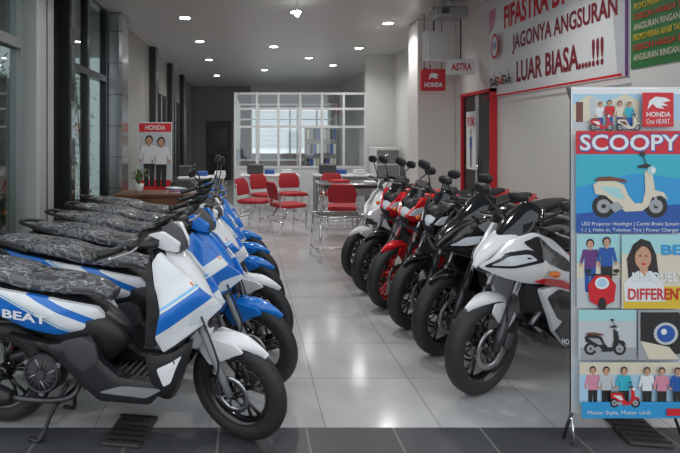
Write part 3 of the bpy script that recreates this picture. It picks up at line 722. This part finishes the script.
R_(639,93,670,127,aRED); A.poly([(x_(644),y_(110)),(x_(646),y_(101)),(x_(652),y_(97)),(x_(662),y_(98)),(x_(667),y_(101)),(x_(659),y_(103)),(x_(665),y_(106)),(x_(657),y_(106)),(x_(661),y_(109)),(x_(653),y_(108)),(x_(649),y_(104))],aWHT); A.text('HONDA',x_(643),y_(112),x_(667),y_(117),aWHT); A.text('One HEART.',x_(643),y_(119),x_(667),y_(124),aWHT,.0)
R_(573,131,681,154,aRED); A.text('SCOOPY',x_(576),y_(133.5),x_(677),y_(152),aBLU,.05); A.text('SCOOPY',x_(577),y_(134.5),x_(675),y_(150.5),aWHT,.02)
R_(573,154,681,232,aCYN); A.poly([(2,67),(110,67),(110,92),(60,86),(2,100)],aTRQ); A.poly([(2,126),(110,116),(110,145),(2,145)],aBLU)
A.ell(x_(628),y_(215),44,5,aBLU); A.scooter(x_(588),y_(160),76,aCRM,aTEA)
A.text('LED Projector Headlight | Combi Brake System',x_(578),y_(221),x_(674),y_(225.5),aWHT,0); A.text('1.1 L Helm In, Tubeless Tire | Power Charger',x_(578),y_(227),x_(674),y_(231.5),aWHT,0)
R_(573,233,616,306,aLG); R_(573,233,616,262,aTEA); R_(573,262,616,276,aCRM); A.person(x_(586),y_(238),52,aPUR,aBLU,aSKN,aHAIR); A.person(x_(602),y_(236),52,aBLU,aBLK,aSKN,aHAIR)
A.poly([(12,196),(20,186),(32,186),(40,196),(38,212),(26,218),(14,212)],aRED); A.ell(x_(597),y_(281),7,6,aWHT); A.ell(x_(597),y_(281),5,4,aSKY); A.rect(x_(582),y_(272),x_(612),y_(273.5),aBLK); A.ell(x_(583),y_(269),3,2,aBLK);A.ell(x_(611),y_(269),3,2,aBLK); A.ell(x_(597),y_(302),4,7,aBLK)
R_(616,233,681,306,aCRM); R_(616,233,681,252,aTEA); R_(618,284,681,306,aYEL)
A.poly([(50,170),(56,156),(64,150),(73,153),(79,166),(82,190),(72,196),(52,194)],aHAIR); A.ell(x_(637),y_(256),8,11.5,aSKN); A.poly([(47,194),(60,182),(74,182),(86,194),(88,212),(48,212)],aWHT); A.poly([(63,176),(70,176),(71,184),(66.5,188),(62,184)],aSKN)
for q in(634,640): A.ell(x_(q),y_(254),1.3,.8,aHAIR,8)
A.ell(x_(637.5),y_(262),2.4,1,aRED,10); A.poly([(56,166),(66,156),(76,164),(74,158),(66,152),(59,156)],aHAIR)
A.text('BE',x_(655),y_(243),x_(675),y_(253),aCYN,.03); A.text('UNIQUELY',x_(626),y_(270),x_(678),y_(281),aWHT,.03); A.text('DIFFERENT',x_(622),y_(286),x_(679),y_(297),aRED,.02)
R_(573,307,630,356,aLG); R_(573,307,630,318,aTEA); R_(575,344,630,356,aGRY); A.scooter(x_(578),y_(320),42,aBLK,aGRY)
R_(631,307,681,356,aGRY); A.poly([(62,222),(100,222),(108,240),(104,262),(70,268),(62,250)],aBLK); A.ell(x_(658),y_(330),12,11,aLG); A.ell(x_(658),y_(330),9,8.4,aBLU); A.ell(x_(656),y_(328),3,3,aWHT); A.poly([(62,250),(90,256),(100,268),(70,268)],aCRM)
R_(573,358,681,400,aSKY); R_(573,358,681,370,aCRM)
for cx,cl in((586,aPNK),(599,aLG),(616,aTRQ),(638,aWHT),(652,aPNK),(667,aBLU)): A.person(x_(cx),y_(362),42,cl,aBLK,aSKN,aHAIR)
R_(573,395,681,411,aCYN); A.scooter(x_(600),y_(378),30,aRED,aWHT); A.text('Motor Style, Motor Unik',x_(578),y_(403),x_(640),y_(408),aWHT,0); R_(655,401,676,408,aRED)
S=P('stand_frame')
S.tube([(-.02,.03,-bh-.14),(bw_*.5,.04,-bh*.55),(bw_,.03,0)],.007,STEELD,8); S.tube([(bw_+.02,.03,-bh-.14),(bw_*.5,.05,-bh*.55),(0,.03,0)],.007,STEELD,8)
S.tube([(-.02,.03,-bh-.13),(0.012,.006,-bh+.02)],.006,STEELD,8);S.tube([(0,-.03,-bh-.14),(0.005,.0,-bh-.02)],.005,CHROME,8);S.blob((0,-.03,-bh-.142),(.012,.012,.008),BLACK)
S.tube([(bw_*.5,.045,-bh*.55),(bw_*.5,.42,-bh-.14)],.007,STEELD,8)
S.tube([(0,.006,-.006),(bw_,.006,-.006)],.006,CHROME,8);S.tube([(0,.006,-bh+.006),(bw_,.006,-bh+.006)],.006,CHROME,8); S.tube([(0,.004,-bh),(0,.004,0)],.004,STEELD,8)
assemble('standing_banner',[B,S],((571-248)*px,2.76,1.5+51*px))
def wall_art(name,y0,y1,z0,z1):
    p=P(name); L=y0-y1; p.box((XR-.006,(y0+y1)/2,(z0+z1)/2),(.006,L,z1-z0),aWHT)
    return p,Art(p,(XR-.0095,y0,z1),(0,-L/100,0),(0,0,-(z1-z0)/50),(-1,0,0))
p,A=wall_art('wall_banner',7.52,4.77,2.03,3.2)
A.poly([(90,0),(100,0),(100,50),(95,50)],aLG); A.rect(98.5,0,100,50,aPUR)
A.poly([(0,0),(8,0),(5,10),(0,14)],aPNK)
A.text('FIFASTRA DP 500rb',16,1.5,92,14,aRED,.028); A.text('JAGONYA ANGSURAN',24,18.5,95,29,aMAR,.022); A.text('LUAR BIASA....!!!',28,33,88,44,aMAR,.025)
for (a,b_),c in (((1,37),aBLK),((9,37),aRED),((17,37),aBLK)): A.scooter(a,b_,9,c,aWHT)
A.ell(10,22,4,7,aRED); A.ell(10,22,3,5.5,aWHT); A.text('FIF',8,20,12,24,aBLU)
A.rect(0,49,100,50,aRED)
single(p)
p,A=wall_art('wall_poster',4.74,3.6,2.08,3.2)
A.rect(0,0,100,50,aGRN)
for i in range(12): A.text(['PROMO MERIAH AKHIR TAHUN','DISKON HARGA SPESIAL','ANGSURAN RINGAN DAN CEPAT'][i%3],4,3+3.8*i,55+10*(i%3),5.4+3.8*i,[aYEL,aRED,aCRM][i%3],.01)
A.rect(70,10,96,46,aRED); A.ell(83,28,8,12,aYEL)
single(p)
p=P('framed_entry')
for y0,y1,z0,z1 in((8.3,8.345,0,2.15),(7.3,7.345,0,2.15),(7.3,8.345,2.105,2.15)): p.box((XR-.045,(y0+y1)/2,(z0+z1)/2),(.08,y1-y0,z1-z0),aRED)
p.box((XR-.03,7.83,1.05),(.04,.94,2.09),DARKF); p.box((XR-.055,7.83,1.05),(.012,.06,2.09),CHROME)
AA=Art(p,(XR-.062,8.2,1.95),(0,-.0075,0),(0,0,-.018),(-1,0,0)); AA.rect(4,4,50,50,aWHT); AA.text('PROMO',8,8,46,16,aRED); AA.person(26,18,30,aBLU,aBLK,aSKN,aHAIR)
p.tube([(XR-.08,7.75,.9),(XR-.08,7.75,1.2)],.012,CHROME,8)
single(p)
c=P('pillar'); c.box((0,0,ZC/2),(.60,.5,ZC),WALL,None,.01); A=Art(c,(-.25,-.252,2.75),(.0022,0,0),(0,0,-.0045),(0,-1,0)); A.rect(0,0,100,100,aLG); A.rect(6,6,94,94,aWHT); A.scooter(16,20,66,aBLU,aBLK); A.text('SERVIS',20,74,80,88,aRED); single(c,(XR-.301,9.0,0))
c=P('hanging_sign'); c.box((0,0,0),(.36,.06,.32),aRED,None,.01); A=Art(c,(-.18,-.031,.16),(.0036,0,0),(0,0,-.0032),(0,-1,0)); 
A.poly([(30,50),(36,22),(52,18),(74,28),(62,34),(70,44),(54,44),(42,38)],aWHT); A.text('HONDA',12,62,88,84,aWHT,.04); 
c.tube([(-.13,0,.16),(-.13,0,.97)],.006,STEELD,6); c.tube([(.13,0,.16),(.13,0,.97)],.006,STEELD,6); single(c,(2.74,8.3,2.36))
c=P('hanging_lightbox'); c.box((0,0,0),(.36,.12,.42),WFR,RZ(.5),.02); c.box((-.03,-.06,0),(.30,.02,.36),aWHT,RZ(.5),.005); c.tube([(0,0,.21),(0,0,.56)],.012,STEELD,8); single(c,(2.62,7.9,2.79))
c=P('hanging_sign'); c.box((0,0,0),(.40,.06,.22),WFR,None,.01); A=Art(c,(-.20,-.031,.11),(.004,0,0),(0,0,-.0022),(0,-1,0)); A.text('ASTRA',14,26,86,74,aRED,.03); c.tube([(0,0,.11),(0,0,.85)],.01,STEELD,6); single(c,(3.0,7.9,2.5))
c=P('ceiling_projector'); c.box((0,0,0),(.42,.36,.14),GFR,None,.03); c.box((-.1,-.18,0),(.1,.03,.08),STEELD,None,.01); c.tube([(0,0,.07),(0,0,.16)],.03,WFR,12); single(c,(2.72,7.6,3.19))
# ------------------------------------------------------------ ceiling lamps
LAMP=mat('lamp_diffuser',(1,.97,.92),.5,emit=22)
def lamp(x,y):
    p=P('ceiling_lamp'); p.lathe([(.075,-.004),(.105,-.014),(.115,0),(.0,0.0)],WFR,(0,0,0),28,'z'); p.lathe([(0,-.008),(.075,-.008),(.075,0),(0,0)],LAMP,(0,0,-.005),24,'z')
    o=single(p,(x,y,ZC))
    l=bpy.data.lights.new('bulb','SPOT'); l.energy=88; l.shadow_soft_size=.1; l.spot_size=2.6; l.spot_blend=.8; l.color=(1,.98,.95); lo=link(bpy.data.objects.new('bulb',l)); lo.parent=o; lo.location=(0,0,-.03)
for x,y in [(-.97,8.6),(-.92,10.7),(-.92,13.2),(-.92,16.5),(.62,4.6),(.70,8.2),(.52,11.3),(.45,15.2),(2.25,5.2),(2.25,9.0),(2.28,11.5),(2.15,14.2),(-.9,5),(1.4,12.9)]: lamp(x,y)
p=P('pendant_lamp'); p.tube([(0,0,0),(0,0,-.08)],.006,WFR,6); p.cyl((0,0,-.08),(0,0,-.13),.022,WFR,seg=12); p.blob((0,0,-.16),(.035,.035,.045),LAMP); single(p,(.67,7.6,ZC))
# ------------------------------------------------------------ glass office
ox0,ox1,oy=-.29,2.62,12.5
p=P('glass_partition')
H=2.52
n=6
for i in range(n+1):
    x=ox0+(ox1-ox0)*i/n; p.box((x,oy,H/2),(.05,.07,H),WFR,None,.005)
for z in(.03,.85,1.75,2.15,H-.03): p.box(((ox0+ox1)/2,oy,z),(ox1-ox0,.06,.05),WFR)
p.box(((ox0+ox1)/2,oy,.44),(ox1-ox0,.03,.8),WFR)
p.box(((ox0+ox1)/2,oy,1.68),(ox1-ox0,.008,1.62),GLO)
for y in(13.5,14.5,15.5,16.5): p.box((ox0,y,H/2),(.06,.05,H),WFR)
for z in(.85,H-.03): p.box((ox0,(oy+16.5)/2,z),(.05,4,.05),WFR)
p.box((ox0,14.5,.44),(.03,4,.8),WFR); p.box((ox0,14.5,1.68),(.008,4,1.6),GLO)
single(p)
bx('wall_office_return',ox1,XR,oy-.05,oy+.1,0,ZC,WALL)
p=P('glass_partition'); 
for i in range(6): p.box((-.25+i*.57,16.55,H/2),(.05,.06,H),WFR,None,.005)
for z in(.85,2.05,H-.03): p.box((1.2,16.55,z),(2.9,.05,.05),WFR)
p.box((1.2,16.55,.44),(2.9,.03,.8),WALLG); single(p)
p=P('office_shelf'); p.box((0,0,.9),(.9,.35,1.8),WALLG,None,.01)
for i in range(4):
    for j in range(9): p.box((-.38+.095*j,-.18,.35+.42*i),(.07,.03,.28),[aBLU,aGRY,aWHT,aBLK,aCRM][(i*3+j*2)%5],None,.004)
single(p,(2.1,16.2,0))
p=P('window_blinds')
for i in range(30): p.box((1.5,Y1-.12,2.45-.045*i),(2.7,.035,.004),WFR,RX(.5))
single(p)
w=P('window_6'); 
for x in(.12,1.5,2.88): w.box((x,Y1+.05,1.72),(.05,.08,1.56),WFR)
w.box((1.5,Y1+.05,1.72),(2.75,.01,1.5),GLO); single(w)
WOOD=mat('wood_brown',(.12,.05,.025),.35,var=(5,(.18,.08,.04))); 
CHR=mat('chair_fabric_red',(.36,.012,.02),.7); 
def chair(x,y,a,c=CHR):
    p=P('chair_upholstery'); p.loft([(-.22,.455,.20,.03),(-.1,.45,.23,.04),(.12,.455,.23,.04),(.23,.46,.20,.03)],c,n=24,e=4)
    q=P('chair_back'); 
    q.loft([(-.215,.55,.19,.02),(-.235,.62,.215,.028),(-.27,.74,.205,.028),(-.30,.82,.15,.02)],c,n=24,e=3.2)
    f=P('chair_frame')
    for s in(-1,1):
        f.tube([(.20,s*.23,.01),(.21,s*.23,.40),(.19,s*.22,.43),(-.18,s*.22,.42),(-.22,s*.215,.5),(-.26,s*.2,.74)],.012,CHROME,8,3)
        f.tube([(-.08,s*.22,.42),(-.26,s*.23,.01)],.012,CHROME,8)
    f.tube([(.2,-.23,.2),(.2,.23,.2)],.008,CHROME,8); f.tube([(-.18,-.225,.2),(-.18,.225,.2)],.008,CHROME,8)
    assemble('visitor_chair',[p,q,f],(x,y,0),a)
for x,y,a in [(.62,8.75,.35),(.12,9.3,-.5),(1.42,8.45,1.4),(2.1,8.5,1.7),(.85,10.5,-1.3),(1.6,10.5,-1.6),(2.72,9.75,2.9),(.35,10.3,-.9)]: chair(x,y,a)
p=P('meeting_table'); p.box((0,0,.74),(1.15,.75,.035),mat('tabletop_grey',(.22,.22,.23),.15,coat=.5),None,.01); p.box((0,0,.70),(1.0,.6,.05),GREYP)
for s in(-1,1):
    for t in(-1,1): p.tube([(s*.5,t*.3,.72),(s*.52,t*.32,0.01)],.022,CHROME,10)
p.tube([(-.51,-.31,.15),(.51,-.31,.15)],.012,CHROME,8); p.tube([(-.51,.31,.15),(.51,.31,.15)],.012,CHROME,8)
p.box((-.2,.05,.775),(.3,.22,.03),aRED,RZ(.3),.004); p.box((.3,-.1,.77),(.22,.3,.02),aWHT,RZ(-.2),.004)
single(p,(1.75,9.45,0))
p=P('metal_bench'); Z=.54
for i in range(10): p.box((-.25+.055*i,0,Z),(.035,.46,.02),BLACK,None,.005)
for s in(-1,1):
    p.tube([(-.28,s*.24,Z),(.28,s*.24,Z)],.013,CHROME,8); p.tube([(s*.28,-.24,Z),(s*.28,.24,Z)],.013,CHROME,8)
    for t in(-1,1): p.tube([(s*.26,t*.23,Z),(s*.29,t*.26,.01)],.013,CHROME,8)
    p.tube([(s*.285,-.255,.12),(s*.285,.255,.12)],.009,CHROME,8)
p.tube([(-.28,0,.12),(.28,0,.12)],.009,CHROME,8)
single(p,(1.12,7.0,0),.1)
def desk(x,y,w,rz,top,col,things=True):
    p=P('desk_body'); p.box((0,0,.735),(w,.65,.035),top,None,.008); p.box((0,-.27,.52),(w-.08,.025,.38),col)
    for s in(-1,1): p.box((s*(w/2-.05),0,.36),(.04,.58,.72),col,None,.005)
    parts=[p]
    if things:
        k2=P('desk_items'); k2.box((.35,0,.79),(.22,.3,.06),WFR,None,.01); k2.box((.35,0,.84),(.2,.28,.02),aWHT,None,.002); k2.box((-.3,.05,.86),(.34,.22,.2),GREYP,None,.02); k2.box((0,.1,.80),(.2,.15,.09),aBLU,None,.01); parts.append(k2)
    assemble('office_desk',parts,(x,y,0),rz)
desk(.45,11.6,1.2,0,WFR,WFR); desk(1.95,11.6,1.2,0,WFR,WALLG)
desk(-1.2,7.75,1.2,0,WOOD,WOOD,False)
desk(-.9,11.0,.9,0,WFR,WALLG)
chair(-1.0,8.7,-1.4,BLACK)
p=P('brochure_stack'); 
for i in range(5): p.box((.0,0,.006+.012*i),(.22-.01*i,.3,.011),[aWHT,aRED,aLG,aBLU,aWHT][i],RZ(.15*i)); 
single(p,(-1.0,7.75,.754))
def plant(x,y,z,sc_,n):
    p=P('potted_plant'); p.lathe([(0,0),(.05*sc_,0),(.07*sc_,.12*sc_),(.06*sc_,.12*sc_),(.045*sc_,.02),(0,.02)],WFR,(0,0,0),20,'z')
    for i in range(n):
        a=random.uniform(0,6.28); r=random.uniform(.08,.15)*sc_; hh=random.uniform(.2,.34)*sc_
        c,s_=math.cos(a),math.sin(a); w_=.014*sc_
        pts=[(0,0,.1*sc_,.3),(c*r*.4,s_*r*.4,hh*.8,1),(c*r,s_*r,hh,.8),(c*r*1.4,s_*r*1.4,hh*.85,.05)]
        v=[]
        for (X,Y,Z_,q) in pts: v+=[(X-s_*w_*q,Y+c*w_*q,Z_),(X+s_*w_*q,Y-c*w_*q,Z_)]
        p.add(v,[(0,1,3,2),(2,3,5,4),(4,5,7,6)],LEAF,True)
    single(p,(x,y,z))
plant(-1.5,7.7,.754,1,26)
B=P('printed_sheet'); B.box((.28,0,-.8),(.56,.003,1.6),aWHT); A=Art(B,(0,-.002,0),(.0056,0,0),(0,0,-.0160),(0,-1,0))
A.rect(2,1,98,99,aLG); A.rect(2,1,98,10,aRED); A.text('HONDA',20,3,80,8,aWHT); A.rect(2,60,98,99,aRED)
A2=Art(B,(0,-.0065,0),(.0056,0,0),(0,0,-.0056),(0,-1,0)); A2.person(32,40,150,aWHT,aBLK,aSKN,aHAIR); A2.person(68,45,145,aWHT,aBLK,aSKN,aHAIR)
S=P('stand_frame'); S.tube([(0,.03,-1.75),(.28,.04,-.9),(.56,.02,0)],.007,STEELD,8);S.tube([(.56,.03,-1.75),(.28,.04,-.9),(0,.02,0)],.007,STEELD,8);S.tube([(.28,.04,-.9),(.28,.35,-1.75)],.007,STEELD,8)
assemble('standing_banner',[B,S],(-1.82,9.3,1.762))
p=P('filing_cabinet'); p.box((0,0,.65),(.5,.6,1.3),WFR,None,.01)
for i in range(4):
    p.box((0,-.303,.18+.31*i),(.46,.01,.28),WALLG,None,.004); p.tube([(-.06,-.315,.22+.31*i),(.06,-.315,.22+.31*i)],.008,CHROME,8)
single(p,(2.9,11.9,0))
for x,y in((-.60,2.86),(1.98,2.86)):
    p=P('rubber_mat'); p.box((0,0,.008),(.2,.3,.016),mat('mat_rubber_brown',(.035,.03,.03),.7),RZ(-.15),.006)
    for i in range(6): p.box((0,-.12+.048*i,.018),(.17,.012,.006),BLACK,RZ(-.15))
    single(p,(x,y,0.001))
# ------------------------------------------------------------ world & camera
w=bpy.data.worlds.new('World'); scene.world=w; w.use_nodes=True; bg=w.node_tree.nodes['Background']
bg.inputs[0].default_value=(.92,.97,1,1); bg.inputs[1].default_value=1.3
cam=bpy.data.cameras.new('camera'); co=link(bpy.data.objects.new('camera',cam)); co.location=(0,0,1.5); co.rotation_euler=(pi/2,0,0)
cam.sensor_width=36; cam.lens=560/680*36; cam.shift_x=(340-248)/680; cam.shift_y=-(226.5-138)/680; cam.clip_start=.05
scene.camera=co
